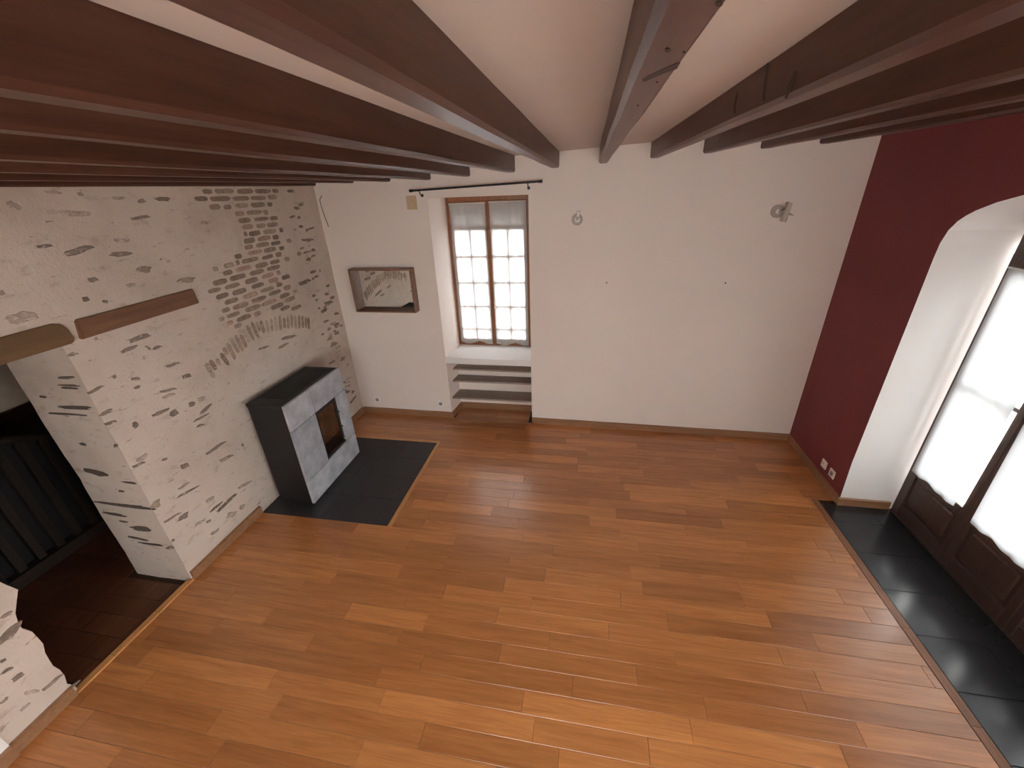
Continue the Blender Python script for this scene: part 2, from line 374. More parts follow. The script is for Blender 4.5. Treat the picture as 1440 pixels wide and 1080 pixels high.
# ---- the dim room behind the doorway
b = MB()
b.box(-3.0, -2.85, -4.6, -.6, -.3, 2.75); b.box(-2.85, WT + .03, -.75, -.6, -.3, 2.75); b.box(-2.85, WT + .03, -4.6, -4.45, -.3, 2.75)
b.box(-2.85, WT + .03, -4.45, -.75, 2.65, 2.75)
b.box(-1.47, -1.36, -3.4, -.75, 1.16, 2.65)  # partition put in nearer the doorway so it catches more light
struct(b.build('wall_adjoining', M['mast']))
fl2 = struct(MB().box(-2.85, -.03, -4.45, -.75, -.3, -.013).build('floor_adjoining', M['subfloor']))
for i in range(int((4.45 - 2.40) / .13) + 9):
    y0 = -4.40 + i * .13
    if y0 > -1.0: break
    x = -2.85 + random.uniform(.1, .6)
    while x < -.02:
        x2 = min(x + random.uniform(.5, .9), LX(y0) - .022)
        if y0 < YJ - .12 and y0 > YK + .02: lim = LX(y0) - .022
        else: lim = WT - .065
        if x < lim - .05:
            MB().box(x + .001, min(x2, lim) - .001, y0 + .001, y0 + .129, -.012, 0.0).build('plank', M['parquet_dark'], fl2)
        x = x2 + .0005
        if x2 >= lim: break

# ================================================================== FLOOR
HX1, HY0, HY1 = 1.168, -1.715, -.502           # hearth slab
floor = struct(MB().box(LX(-6) - .0, 5.36, FRONT, .56, -.12, -.012).build('floor', M['subfloor']))
ROWP = 1.25 / 11; ROW0 = -.465
XT0, XT1 = 4.645, 4.697                        # brown edging strip along the tiled threshold
far = MB(); rng = random.Random(21)
def plank(x0, x1, y0, y1a, y1b, stuff):
    g = .0007
    ring = [(x0 + g, y0 + g), (x1 - g, y0 + g), (x1 - g, y1b - g), (x0 + g, y1a - g)]
    if stuff: far.prism([(x, y, -.012) for x, y in ring], (0, 0, .012)); return
    c = .0012; n = MB()
    ins = [(x0 + g + c, y0 + g + c), (x1 - g - c, y0 + g + c), (x1 - g - c, y1b - g - c), (x0 + g + c, y1a - g - c)]
    n.v = [(x, y, -.012) for x, y in ring] + [(x, y, -c) for x, y in ring] + [(x, y, 0) for x, y in ins]
    n.f = [(3, 2, 1, 0), (8, 9, 10, 11)] + [(i, (i + 1) % 4, 4 + (i + 1) % 4, 4 + i) for i in range(4)] + [(4 + i, 4 + (i + 1) % 4, 8 + (i + 1) % 4, 8 + i) for i in range(4)]
    n.mi = [0] * len(n.f)
    n.build('plank', M['parquet'], floor)
k = 7
while True:
    y0 = ROW0 + k * ROWP; y1 = y0 + ROWP; k -= 1
    if y0 < FRONT: break
    yc = (y0 + y1) / 2
    xs = [-.9 + rng.uniform(0, .8)]
    while xs[-1] < 5.0: xs.append(xs[-1] + rng.choice([.62, .72, .80, .81, .86, .92]) * rng.uniform(.85, 1.08))
    spans = [(LX(yc) + .002, RW - .003 if yc > -.92 else XT0)]
    if HY0 - .01 < yc < ROW0: spans = [(1.206, spans[0][1])]
    if y0 > .30: continue
    y1 = min(y1, .312)
    if y0 > BY(0) - .002 or (y0 > .02): spans = [(1.207, 2.094)]
    for s0, s1 in spans:
        for xa, xb in zip(xs, xs[1:]):
            a, c = max(xa, s0), min(xb, s1)
            if c - a < .02: continue
            def ytop(x): return y1 if 1.205 < x < 2.095 and s0 > 1.2 else min(y1, BY(x) - .001)
            if y0 > .02 or y1 <= -.001: plank(a, c, y0, y1, y1, yc < -3.45)
            else:                                # the row that meets the end wall, with the niche opening in it
                cuts = sorted({a, c} | {t for t in (1.207, 2.094) if a < t < c})
                for u, w in zip(cuts, cuts[1:]):
                    inn = 1.206 < (u + w) / 2 < 2.095
                    ya, yb = (y1, y1) if inn else (min(y1, BY(u) - .001), min(y1, BY(w) - .001))
                    if min(ya, yb) - y0 > .004 and w - u > .004: plank(u, w, y0, ya, yb, False)
o = far.build('plank', M['parquet'], floor); o['kind'] = 'stuff'
# hearth slab: charcoal tiles in an oak edging
hearth = empty('hearth_slab', (.6, -1.1, 0)); tag(hearth, 'charcoal tiled hearth slab with oak edging under the stove', 'hearth')
child(MB().box(LX(-1) + .02, HX1, HY0, HY1, -.012, -.003).build('bed', M['grout']), hearth)
xs = [HX1 - .310 * i for i in range(4)] + [.022]; ys = [HY1 - .303 * i for i in range(5)]
for i in range(4):
    for j in range(4):
        child(MB().box(xs[i + 1] + .0015, xs[i] - .0015, ys[j + 1] + .0015, ys[j] - .0015, -.004, .002).build('tile', M['slate_matt'], bevel=.001), hearth)
child(MB().box(HX1 + .001, HX1 + .037, HY0, ROW0 - .001, -.012, .004).build('edging', M['strip'], bevel=.0015), hearth)
child(MB().box(.02, HX1, HY1 + .001, ROW0 - .001, -.012, .004).build('edging', M['strip'], bevel=.0015), hearth)
# threshold of black tiles at the french door
tiles = empty('tile_threshold', (5.0, -2, 0)); tag(tiles, 'glossy black slate tile strip in front of the french door', 'tiled strip')
child(MB().box(XT1, 5.20, -3.0, -.97, -.012, -.004).box(XT1, RW - .003, -5.0, -3.0, -.012, -.004).build('bed', M['grout']), tiles)
yy = [-.968, -1.176] + [-1.482 - .306 * i for i in range(12)]
for y1, y0 in zip(yy, yy[1:]):
    for x0, x1 in ((XT1 + .003, 5.036), (5.039, 5.20)):
        if y0 < -3.0 and x0 > 5: continue
        if y0 < -3.0: x1 = RW - .003
        child(MB().box(x0, x1, y0 + .0015, y1 - .0015, -.005, .001).build('tile', M['slate'], bevel=.001), tiles)
y = -.93
while y > -5.0:
    L_ = random.uniform(.4, .6)
    child(MB().box(XT0 + .001, XT1 - .002, y - L_ + .001, y, -.012, .003).build('edging', M['strip_brown'], bevel=.001), tiles); y -= L_

# ================================================================== BASEBOARDS
BH, BT = .072, .016
def bb(name, pts, parent=None, mat=None):      # strip along a plan line; the second line is BT away on the room side
    n = MB()
    for (a, c, u, w) in pts: n.hexa([(*a, 0), (*c, 0), (*w, 0), (*u, 0), (*a, BH), (*c, BH), (*w, BH - .004), (*u, BH - .004)])
    return struct(n.build(name, mat or M['base'], parent))
e_ = .0005
bb('baseboard_back', [((.017, BY(0) - e_), (1.184, BY(1.18) - e_), (.017, BY(0) - BT), (1.184, BY(1.18) - BT)),
                      ((1.170, BY(1.17) - BT), (1.2055, .318), (1.186, BY(1.18) - BT), (1.2215, .303)),
                      ((1.2065, .324), (2.099, .324), (1.2065, .308), (2.099, .308)),
                      ((2.141, BY(2.14) - e_), (RW - .001, BY(RW) - e_), (2.141, BY(2.14) - BT), (RW - .001, BY(RW) - BT))])
o = bb('baseboard_left', [((LX(YJ + .012) + .003, YJ + .012), (LX(HY0) + .003, HY0 - .0), (LX(YJ + .012) + .024, YJ + .012), (LX(HY0) + .024, HY0)),
                      ((LX(HY1) + .003, HY1), (.004, BY(0) - .02), (LX(HY1) + .024, HY1), (.024, BY(0) - .02)),
                      ((LX(YW) + .003, YW), (LX(YK) + .003, YK - .02), (LX(YW) + .024, YW), (LX(YK) + .024, YK - .02)),
                      ((LX(FRONT) + .013, FRONT), (LX(YW) + .013, YW - .001), (LX(FRONT) + .036, FRONT), (LX(YW) + .036, YW - .001))])
bb('baseboard_right', [((RW - .0005, -.005), (RW - .0005, -.948), (RW - BT, -.005), (RW - BT, -.962)),
                       ((RW - BT, -.9655), (5.19, -.9655), (RW - BT, -.981), (5.19, -.981))])
n = MB()
for ya, yb in ((YK - .015, -2.94), (-2.937, -2.66), (-2.657, YJ + .008)):
    n.hexa([(LX(ya) - .02, ya, -.01), (LX(ya) + .018, ya, -.01), (LX(yb) + .018, yb, -.01), (LX(yb) - .02, yb, -.01),
            (LX(ya) - .02, ya, .014), (LX(ya) + .018, ya, .012), (LX(yb) + .018, yb, .012), (LX(yb) - .02, yb, .014)])
struct(n.build('trim_1', M['strip']))

# ================================================================== STONE WALL DETAIL
def on_left(px, py): # point on the stone wall
    p = hit(px, py, 0, 0.0)
    for _ in range(3): p = hit(px, py, 0, LX(p.y))
    return p
def surf_x(y, z):                              # where the roughened face really is
    p = rough((0, y, z), .007); return p.x + LX(p.y)
def blob(seed, n, jag, flat):                  # irregular plate of unit size in the local YZ plane, front towards +X
    r = random.Random(seed); ring = []
    for i in range(n):
        t = 2 * math.pi * i / n
        q = (abs(math.cos(t)) ** flat + abs(math.sin(t)) ** flat) ** (-1 / flat)
        q *= 1 + r.uniform(-jag, jag)
        ring.append((q * math.cos(t) * .5, q * math.sin(t) * .5))
    m = MB()
    m.v = [(-1, y, z) for y, z in ring] + [(0.35, y, z) for y, z in ring] + [(1, y * .88, z * .82) for y, z in ring]
    m.f = [tuple(range(n - 1, -1, -1)), tuple(range(2 * n, 3 * n))]
    for a in (0, n):
        m.f += [(a + i, a + (i + 1) % n, a + n + (i + 1) % n, a + n + i) for i in range(n)]
    m.mi = [0] * len(m.f); return m
def variants(kind, mat, cnt, n, jag, flat): return [blob(100 * cnt + i * 7 + n, n, jag, flat).mesh(kind, M[mat]) for i in range(cnt)]
V = {'brick': variants('brick', 'brick', 4, 14, .07, 5.0), 'arch': variants('voussoir', 'arch', 3, 12, .10, 4.0),
     'stone': variants('stone', 'stone', 7, 13, .26, 2.2), 'stone_dark': variants('stone', 'stone_dark', 5, 13, .22, 2.2), 'stone_pale': variants('stone', 'stone_pale', 4, 13, .26, 2.2)}
prng = random.Random(3)
def plate(kind, a, c, thick, name, proud=.004):  # a, c: ends of the long axis on the wall, thick in metres
    a, c = Vector(a), Vector(c); mid = (a + c) / 2
    L_ = max(.02, math.hypot(c.y - a.y, c.z - a.z)); ang = math.atan2(c.z - a.z, c.y - a.y)
    o = put(name, prng.choice(V[kind]), wall_left)
    o.location = (surf_x(mid.y, mid.z), mid.y, mid.z)
    o.rotation_euler = (ang, 0, -math.atan(0.0087)); o.scale = (proud, L_, thick)
    return o
# courses of brick, read from the photograph: x from, x to, y (crop origin 260,240, 5.538 px per px)
BR = [(140, 215, 162), (235, 378, 160), (400, 533, 160), (548, 668, 160), (683, 728, 158),
      (70, 175, 219), (200, 352, 219), (370, 500, 217), (515, 635, 213), (645, 715, 206),
      (190, 275, 283), (300, 360, 284), (390, 495, 271), (510, 628, 266), (645, 680, 263),
      (390, 460, 335), (475, 600, 325), (612, 648, 325), (412, 512, 388), (532, 652, 377), (665, 722, 370),
      (443, 530, 437), (545, 630, 430), (640, 725, 421), (455, 482, 492), (492, 587, 488), (608, 715, 474), (735, 762, 462),
      (455, 543, 545), (560, 668, 527), (683, 732, 518), (462, 528, 595), (545, 655, 578), (670, 748, 564), (792, 824, 546),
      (485, 600, 637), (612, 714, 616), (735, 776, 603), (388, 445, 668), (298, 380, 738), (395, 425, 716), (435, 573, 697), (592, 692, 673), (710, 754, 654),
      (290, 370, 794), (387, 520, 763), (540, 650, 736), (663, 742, 711), (778, 815, 691), (215, 258, 767),
      (340, 475, 830), (498, 620, 791), (638, 744, 757), (215, 325, 868), (460, 572, 857), (588, 696, 818), (714, 747, 795),
      (175, 282, 932), (300, 430, 898), (505, 620, 895), (650, 732, 853), (755, 820, 828),
      (235, 342, 976), (360, 482, 942), (300, 426, 1014), (448, 570, 970), (585, 696, 926), (712, 764, 888),
      (370, 500, 1050), (515, 635, 1001), (650, 752, 950), (770, 826, 911), (590, 716, 1028), (735, 822, 972), (845, 876, 941), (785, 860, 1000)]
PB = [(260 + x0 / 5.538, 260 + x1 / 5.538, 240 + y / 5.538) for x0, x1, y in BR]
B2 = [(310, 410, 122), (425, 610, 75), (630, 775, 20), (365, 515, 172), (565, 735, 101), (745, 905, 39), (285, 347, 216), (370, 440, 258), (455, 640, 207),
      (663, 735, 160), (830, 985, 79), (985, 1082, 16), (935, 1045, 99), (1050, 1165, 96), (445, 530, 290)]
PB += [(270 + x0 / 7.579, 270 + x1 / 7.579, 420 + y / 7.579) for x0, x1, y in B2]
for x0, x1, y in PB:
    xm = (x0 + x1) / 2; c = on_left(xm, y)
    sl = on_left(xm + 3, y); 
    # ends: same height on the wall, so follow the course instead of the pixel row
    ya, yb = on_left(x0, y).y, on_left(x1, y).y
    plate('brick', (0, ya, c.z), (0, yb, c.z), .037 * prng.uniform(.8, 1.05), 'brick', .003)
VS = [(150, 690, 200, 790), (190, 660, 255, 755), (200, 790, 240, 840), (255, 640, 297, 705), (300, 580, 390, 710), (330, 520, 372, 600), (365, 470, 460, 650),
      (405, 415, 500, 580), (460, 390, 545, 560), (515, 380, 580, 525), (550, 330, 615, 470), (590, 285, 660, 440), (635, 245, 715, 420), (685, 245, 728, 345),
      (735, 235, 775, 365), (790, 220, 822, 370), (840, 200, 862, 350), (880, 185, 907, 345), (930, 180, 946, 340), (975, 200, 986, 320), (1015, 185, 1026, 320),
      (1055, 170, 1062, 312), (1095, 180, 1105, 320), (1135, 170, 1142, 322), (1175, 180, 1181, 312), (1210, 190, 1216, 320), (1240, 200, 1246, 330)]
for x0, y0, x1, y1 in VS:
    f = lambda x, y: on_left(270 + x / 7.579, 420 + y / 7.579)
    plate('arch', f(x0, y0), f(x1, y1), .036, 'voussoir', .003)
ST = []
def addst(ox, oy, s, rows, pale=False):
    for r in rows: ST.append((ox + r[0] / s, oy + r[1] / s, ox + r[2] / s, oy + r[3] / s, r[4] / s, pale))
addst(0, 230, 3, [(150, 352, 220, 345, 12), (270, 385, 395, 348, 22), (465, 385, 555, 378, 18), (575, 448, 642, 445, 24), (545, 237, 635, 222, 11), (580, 160, 615, 157, 14),
      (655, 152, 715, 150, 14), (325, 130, 350, 130, 12), (370, 492, 415, 488, 18), (345, 572, 375, 572, 18), (430, 583, 455, 583, 8), (750, 495, 825, 488, 20),
      (0, 545, 16, 545, 18), (285, 810, 330, 800, 13), (535, 755, 635, 722, 17), (505, 797, 575, 770, 12), (640, 785, 680, 770, 11), (615, 770, 640, 786, 7), (700, 858, 758, 838, 11),
      (765, 903, 805, 893, 14), (550, 910, 590, 908, 11), (565, 950, 590, 940, 10), (370, 972, 440, 935, 10), (475, 905, 490, 898, 7), (670, 965, 745, 948, 10), (640, 1065, 710, 1035, 10),
      (715, 1055, 750, 1048, 20), (795, 1020, 820, 1012, 14), (845, 1055, 890, 1015, 13), (400, 742, 414, 738, 6), (1210, 118, 1236, 116, 10), (1240, 188, 1264, 188, 12),
      (1262, 266, 1280, 265, 10), (1270, 323, 1326, 320, 9), (1252, 380, 1270, 380, 12), (1295, 395, 1308, 410, 11), (1312, 365, 1330, 365, 10), (1260, 510, 1312, 490, 14), (1345, 452, 1353, 452, 8),
      (1370, 551, 1388, 550, 10), (1368, 593, 1405, 582, 12), (1340, 611, 1351, 610, 7), (1408, 634, 1430, 632, 9), (1175, 779, 1216, 757, 10), (1185, 740, 1243, 727, 10), (1090, 785, 1135, 770, 8),
      (1380, 702, 1396, 695, 10), (1355, 721, 1366, 718, 8), (1382, 737, 1402, 730, 9), (1410, 722, 1430, 712, 11), (1395, 772, 1425, 756, 9), (1385, 847, 1415, 832, 9), (1240, 541, 1251, 540, 8)])
addst(0, 230, 3, [(20, 660, 165, 640, 40), (20, 165, 80, 188, 26), (250, 205, 385, 216, 20), (840, 250, 890, 248, 12), (480, 322, 550, 326, 14), (530, 516, 575, 510, 13), (835, 1002, 862, 986, 18), (180, 118, 260, 124, 12), (470, 145, 530, 146, 10)], True)
addst(0, 540, 3, [(560, 176, 582, 170, 24), (715, 129, 750, 120, 20), (640, 136, 710, 108, 10), (795, 86, 818, 78, 14), (845, 127, 890, 85, 12), (820, 157, 880, 125, 8), (828, 181, 860, 170, 7),
      (555, 352, 612, 328, 10), (760, 351, 796, 340, 19), (860, 302, 955, 240, 13), (925, 327, 985, 298, 13), (680, 323, 705, 315, 6), (750, 446, 800, 412, 10), (750, 477, 835, 430, 8), (755, 572, 796, 545, 22),
      (690, 587, 765, 540, 9), (910, 547, 1000, 460, 12), (920, 530, 960, 500, 8), (870, 586, 890, 575, 10), (885, 541, 935, 500, 8), (700, 692, 735, 690, 10), (725, 661, 736, 658, 9),
      (440, 171, 492, 155, 12), (480, 261, 496, 258, 6), (420, 136, 472, 108, 14), (638, 522, 676, 494, 30), (1018, 259, 1026, 258, 11)])
addst(0, 540, 3, [(575, 326, 622, 298, 20), (870, 497, 905, 480, 18), (890, 634, 925, 612, 12), (955, 557, 1000, 545, 22), (1010, 522, 1032, 515, 17), (680, 60, 740, 40, 12), (1000, 440, 1060, 410, 12), (820, 600, 870, 570, 12)], True)
addst(480, 520, 8, [(95, 382, 170, 288, 22), (20, 142, 50, 133, 24), (40, 192, 100, 168, 15), (60, 245, 82, 238, 14)])
addst(0, 780, 3.6, [(0, 325, 60, 288, 18), (0, 445, 100, 340, 44), (0, 542, 32, 530, 12), (60, 642, 120, 600, 24), (0, 607, 65, 570, 12), (210, 692, 320, 600, 18), (330, 692, 400, 640, 12), (0, 757, 40, 722, 16), (205, 832, 280, 780, 10)])
addst(0, 780, 3.6, [(120, 702, 200, 690, 16), (100, 792, 150, 752, 18)], True)
crng = random.Random(17)
for _ in range(46):
    t_ = crng.random() ** .8; px = 418 + t_ * 84 + crng.uniform(-16, 10); py = 285 + t_ * 275 + crng.uniform(-12, 12)
    if on_left(px, py).y > BY(0) - .06 or on_left(px, py).z < .12: continue
    l_ = crng.uniform(3, 9); ST.append((px - l_ / 2, py + l_ * .18, px + l_ / 2, py - l_ * .18, crng.uniform(2, 3.6), crng.random() < .3))
def wall_thick(px, py, t):
    a, c = on_left(px, py - t / 2), on_left(px, py + t / 2); return abs(a.z - c.z) + .3 * abs(a.y - c.y)
for x0, y0, x1, y1, t, pale in ST:
    plate('stone_pale' if pale else 'stone', on_left(x0, y0), on_left(x1, y1), max(.018, 1.15 * wall_thick((x0 + x1) / 2, (y0 + y1) / 2, t)), 'stone', .003 if pale else .004)
# stones in the reveal of the doorway (plane y = YJ)
JS = [(250, 15, 330, 20, 8), (180, 122, 420, 135, 11), (255, 100, 390, 105, 7), (165, 52, 195, 55, 12), (335, 252, 365, 255, 14), (340, 360, 470, 388, 30), (410, 496, 640, 525, 15),
      (440, 540, 530, 555, 13), (500, 575, 545, 582, 10), (555, 605, 640, 612, 24), (530, 640, 630, 660, 11), (590, 668, 690, 682, 7), (500, 450, 525, 452, 10), (515, 412, 580, 420, 7),
      (235, -25, 315, -28, 15), (245, 5, 330, 8, 7), (255, 95, 400, 98, 7)]
for x0, y0, x1, y1, t in JS:
    a = hit(x0 / 3, 540 + y0 / 3, 1, YJ); c = hit(x1 / 3, 540 + y1 / 3, 1, YJ)
    a.x = max(WT + .01, min(a.x, -.03)); c.x = max(WT + .01, min(c.x, -.03))
    mid = (a + c) / 2; L_ = max(.03, math.hypot(c.x - a.x, c.z - a.z))
    th = abs(hit((x0 + x1) / 6, 540 + (y0 + y1) / 6 - t / 6, 1, YJ).z - hit((x0 + x1) / 6, 540 + (y0 + y1) / 6 + t / 6, 1, YJ).z)
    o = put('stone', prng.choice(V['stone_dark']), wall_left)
    q = rough((mid.x, YJ, mid.z), .007)
    o.location = (mid.x, q.y, mid.z); o.scale = (.004, L_, max(.014, th * .8))
    o.rotation_euler = Matrix(((0, 1, 0), (-1, 0, 0), (0, 0, 1))).to_euler()       # local +X faces -Y, local +Y runs along +X
    sl = math.atan2(c.z - a.z, c.x - a.x)
    o.rotation_euler = (Matrix.Rotation(-math.pi / 2, 3, 'Z') @ Matrix.Rotation(sl, 3, 'X')).to_euler()
# old timber lintels let into the wall
n = MB(); n.hexa([(-.10, -2.318, 1.803), (.020, -2.322, 1.801), (.020, -1.572, 1.81), (-.10, -1.575, 1.81), (-.10, -2.305, 1.907), (.018, -2.305, 1.907), (.018, -1.580, 1.914), (-.10, -1.58, 1.914)])
for i, v in enumerate(n.v): n.v[i] = (v[0] + LX(v[1]), v[1], v[2])
n.build('lintel', M['lintel'], wall_left, bevel=.006, segs=2)
n = MB(); ring = [(-3.36, 1.795), (-2.36, 1.795), (-2.345, 1.815), (-2.348, 1.87), (-2.366, 1.905), (-2.40, 1.918), (-3.36, 1.905)]
n.prism([(.010 + LX(y), y, z) for y, z in ring], (-.42, 0, 0)); n.build('lintel', M['lintel_olive'], wall_left, bevel=.005, segs=2)

# ================================================================== CEILING BEAMS
# x of the visible lower edge at the end wall, side of that edge, height of the underside
BE = [(.030, 1, 2.553), (.437, 1, 2.562), (.822, 1, 2.560), (1.228, 1, 2.559), (1.606, 1, 2.572), (2.025, 1, 2.589), (2.414, 1, 2.608),
      (2.752, -1, 2.625), (3.169, -1, 2.645), (3.581, -1, 2.661), (4.002, -1, 2.672), (4.420, -1, 2.684)]
ORD = ['first', 'second', 'third', 'fourth', 'fifth', 'sixth', 'seventh', 'eighth', 'ninth', 'tenth', 'eleventh', 'twelfth']
BWID = .075
def make_beam(x0, x1, zw, rise, name, label):
    n = MB(); r = random.Random(int(x0 * 1000)); ch = .011; N = 14; zt = ZC((x0 + x1) / 2) + .02
    rings = []
    for i in range(N + 1):
        y = BY(x0) + .02 + (FRONT + .02 - BY(x0)) * i / N
        z0 = zw + rise * max(0, min(4.5, -y)); w = r.uniform(-.0025, .0025); dz = r.uniform(-.002, .002) if i else 0
        rings.append([(x0 + w, y, zt), (x0 + w, y, z0 + ch + dz), (x0 + ch + w, y, z0 + dz), (x1 - ch + w, y, z0 + dz), (x1 + w, y, z0 + ch + dz), (x1 + w, y, zt)])
    for rg in rings: n.v += rg
    for i in range(N):
        for k in range(6):
            l = (k + 1) % 6; n.f.append((i * 6 + k, i * 6 + l, i * 6 + 6 + l, i * 6 + 6 + k)); n.mi.append(0)
    n.f += [tuple(range(6)), tuple(range(N * 6, N * 6 + 6))]; n.mi += [0, 0]
    o = n.build(name, M['beam']); tag(o, label, 'beam', 'dark wooden ceiling beams', 'thing'); return o
beams = []
RISE = [0, 0, .003, .005, .007, 0, 0, 0, -.002, -.007, -.006, -.006]   # the underside climbs or drops a little along each beam
for i, (x, s, z) in enumerate(BE):
    x0, x1 = (x - BWID, x) if s > 0 else (x, x + BWID)
    lab = f'dark brown ceiling beam, {ORD[i]} from the limewashed stone wall' if i < 6 else f'dark brown ceiling beam, {ORD[11 - i]} from the red wall'
    beams.append(make_beam(x0, x1, z, RISE[i], 'ceiling_beam', lab))

def on_beam(n, ring, off): n.prism(ring, off); return n
M['beam_mark'] = mat_plain('dark_beam_mark', (0.034, 0.019, 0.014), 0.7)  # dark tone shared by the beam patch, cracks and knots
B4 = beams[3]
on_beam(MB(), [hit(x, y, 0, 1.2285) for x, y in ((134, 153), (170, 157), (186, 166), (203, 203), (158, 202), (150, 178))], (.0015, 0, 0)).build('dark_patch', M['beam_mark'], B4)  # darker patch on the side of this beam
zC = 2.6235
for ring in (((903, 111), (925, 100), (950, 89), (957, 87), (952, 96), (930, 104), (905, 115)),):
    on_beam(MB(), [hit(x, y, 2, zC) for x, y in ring], (0, 0, -.0008)).build('crack', M['beam_mark'], beams[7])
for x, y, r in ((939, 70, 3.2), (924, 115, 1.8), (1011, 5, 4.5), (962, 73, 2.0), (897, 148, 1.6)):
    on_beam(MB(), [hit(x + r * 1.2 * math.cos(a), y + r * .8 * math.sin(a), 2, zC) for a in (2 * math.pi * k / 8 for k in range(8))], (0, 0, -.0008)).build('knot', M['beam_mark'], beams[7])
for pts in (((1079, 88), (1082, 90), (1077, 112), (1074, 142), (1072, 141), (1075, 112)), ((1118, 99), (1122, 100), (1112, 122), (1107, 139), (1104, 138), (1110, 118)), ((1036, 130), (1038, 131), (1034, 150), (1035, 160), (1032, 159), (1032, 148))):
    on_beam(MB(), [hit(x, y, 0, 3.1675) for x, y in pts], (-.0012, 0, 0)).build('crack', M['beam_mark'], beams[8])
# ================================================================== WINDOW IN THE NICHE
win = struct(empty('window_1', (1.645, .47, .78)))
n = MB(); n.prism([(1.172, BY(1.17) - .012, .712), (2.138, BY(2.14) - .012, .712), (2.096, .56, .712), (1.206, .56, .712)], (0, 0, .068))
child(n.build('window_sill', M['white_clean'], bevel=.003), win)
WX0, WX1, WXC, WZ0, WZ1 = 1.207, 2.093, 1.650, .782, 2.403
YF = .470
n = MB(); n.box(WX0, WX0 + .030, YF, YF + .07, WZ0, WZ1); n.box(WX1 - .03, WX1, YF, YF + .07, WZ0, WZ1)
n.box(WX0 + .03, WX1 - .03, YF, YF + .07, WZ1 - .045, WZ1); n.box(WX0 + .03, WX1 - .03, YF, YF + .07, WZ0, WZ0 + .03)
child(n.build('window_frame', M['winwood'], bevel=.003), win)
LZ0, LZ1 = WZ0 + .031, WZ1 - .046
for s, (xa, xb) in enumerate(((WX0 + .031, WXC - .001), (WXC + .001, WX1 - .031))):
    n = MB(); w = .042; y0, y1 = YF - .006, YF + .045
    n.box(xa, xa + w, y0, y1, LZ0, LZ1); n.box(xb - w, xb, y0, y1, LZ0, LZ1)
    n.box(xa + w, xb - w, y0, y1, LZ0, LZ0 + .06); n.box(xa + w, xb - w, y0, y1, LZ1 - .05, LZ1)
    leaf = child(n.build('casement_leaf', M['winwood'], bevel=.003), win)
    xc = (xa + xb) / 2; zb = [LZ0 + .06, .985, 1.255, 1.525, 1.805, 2.085, LZ1 - .05]
    for z in zb[1:-1]:
        MB().box(xa + w, xb - w, y0 + .004, y1 - .008, z - .013, z + .013).build('glazing_bar', M['winwood'], leaf).matrix_parent_inverse = Matrix()
    MB().box(xc - .013, xc + .013, y0 + .005, y1 - .009, LZ0 + .06, LZ1 - .05).build('glazing_bar', M['winwood'], leaf)
    for za, zc_ in zip(zb, zb[1:]):
        for u, v in ((xa + w, xc - .013), (xc + .013, xb - w)):
            MB().box(u, v, YF + .018, YF + .022, za, zc_).build('pane', M['pane'], leaf)
n = MB(); n.tube([(WXC + .033, YF - .006, 1.30), (WXC + .033, YF - .034, 1.30)], .012, 12); n.tube([(WXC + .033, YF - .030, 1.335), (WXC + .033, YF - .034, 1.24)], [.008, .011], 10)
child(n.build('window_handle', M['plastic']), win)
n = MB().box(WX0 - .0, WX1, .575, .64, 2.085, 2.56)
for i in range(11): n.box(WX0, WX1, .568, .575, 2.09 + i * .042, 2.125 + i * .042)
child(n.build('roller_shutter', M['shutter']), win)
# scalloped sheers on each leaf
def sheer(name, axis, u0, u1, v0, v1, depth, mat, label, group, waves, scallop=0.0, taper=(0, 0), amp=.006, seed=1):
    n = MB(); nu, nv = 60, 26; r = random.Random(seed); ph = r.uniform(0, 6)
    def P(i, j, off):
        s, t = i / nu, j / nv
        a, c = u0 + taper[0] * (1 - t), u1 + taper[1] * (1 - t)
        lo = v0 + (scallop * (abs(math.sin(s * math.pi * 1.5 + .4)) ** 1.5) if scallop else 0)
        u = a + (c - a) * s; z = lo + (v1 - lo) * t
        w = amp * (math.sin(s * waves * 2 * math.pi + ph) + .25 * math.sin(s * waves * 3.4 * math.pi + ph * 2 + t)) * (1.0 - .4 * t)
        d = depth + w + off
        return (u, d, z) if axis == 'y' else (d, u, z)
    for off in (0,):
        n.v = [P(i, j, off) for j in range(nv + 1) for i in range(nu + 1)]
        n.f = [(j * (nu + 1) + i, j * (nu + 1) + i + 1, (j + 1) * (nu + 1) + i + 1, (j + 1) * (nu + 1) + i) for j in range(nv) for i in range(nu)]
        n.mi = [0] * len(n.f)
    root = empty(name, (u0, depth, v0) if axis == 'y' else (depth, u0, v0)); tag(root, label, 'curtain', group)
    cl = child(n.build('cloth', M[mat], smooth=True), root)
    t = MB(); a, c = (u0 - .004, u1 + .004)
    pts = [(a, depth, v1 - .008), (c, depth, v1 - .008)] if axis == 'y' else [(depth, a, v1 - .008), (depth, c, v1 - .008)]
    child(t.tube(pts, .004, 8).build('rod', M['plastic']), root)
    return root
sheer('sheer_curtain', 'y', WX0 + .036, WXC - .022, .835, 2.345, YF - .013, 'sheer', 'white sheer curtain on the window casement beside the mirror', 'sheer curtains on the niche window', 6, -.035, amp=.003, seed=2)
sheer('sheer_curtain', 'y', WXC + .022, WX1 - .036, .820, 2.350, YF - .013, 'sheer', 'white sheer curtain on the handle side casement of the niche window', 'sheer curtains on the niche window', 6, -.03, amp=.003, seed=5)
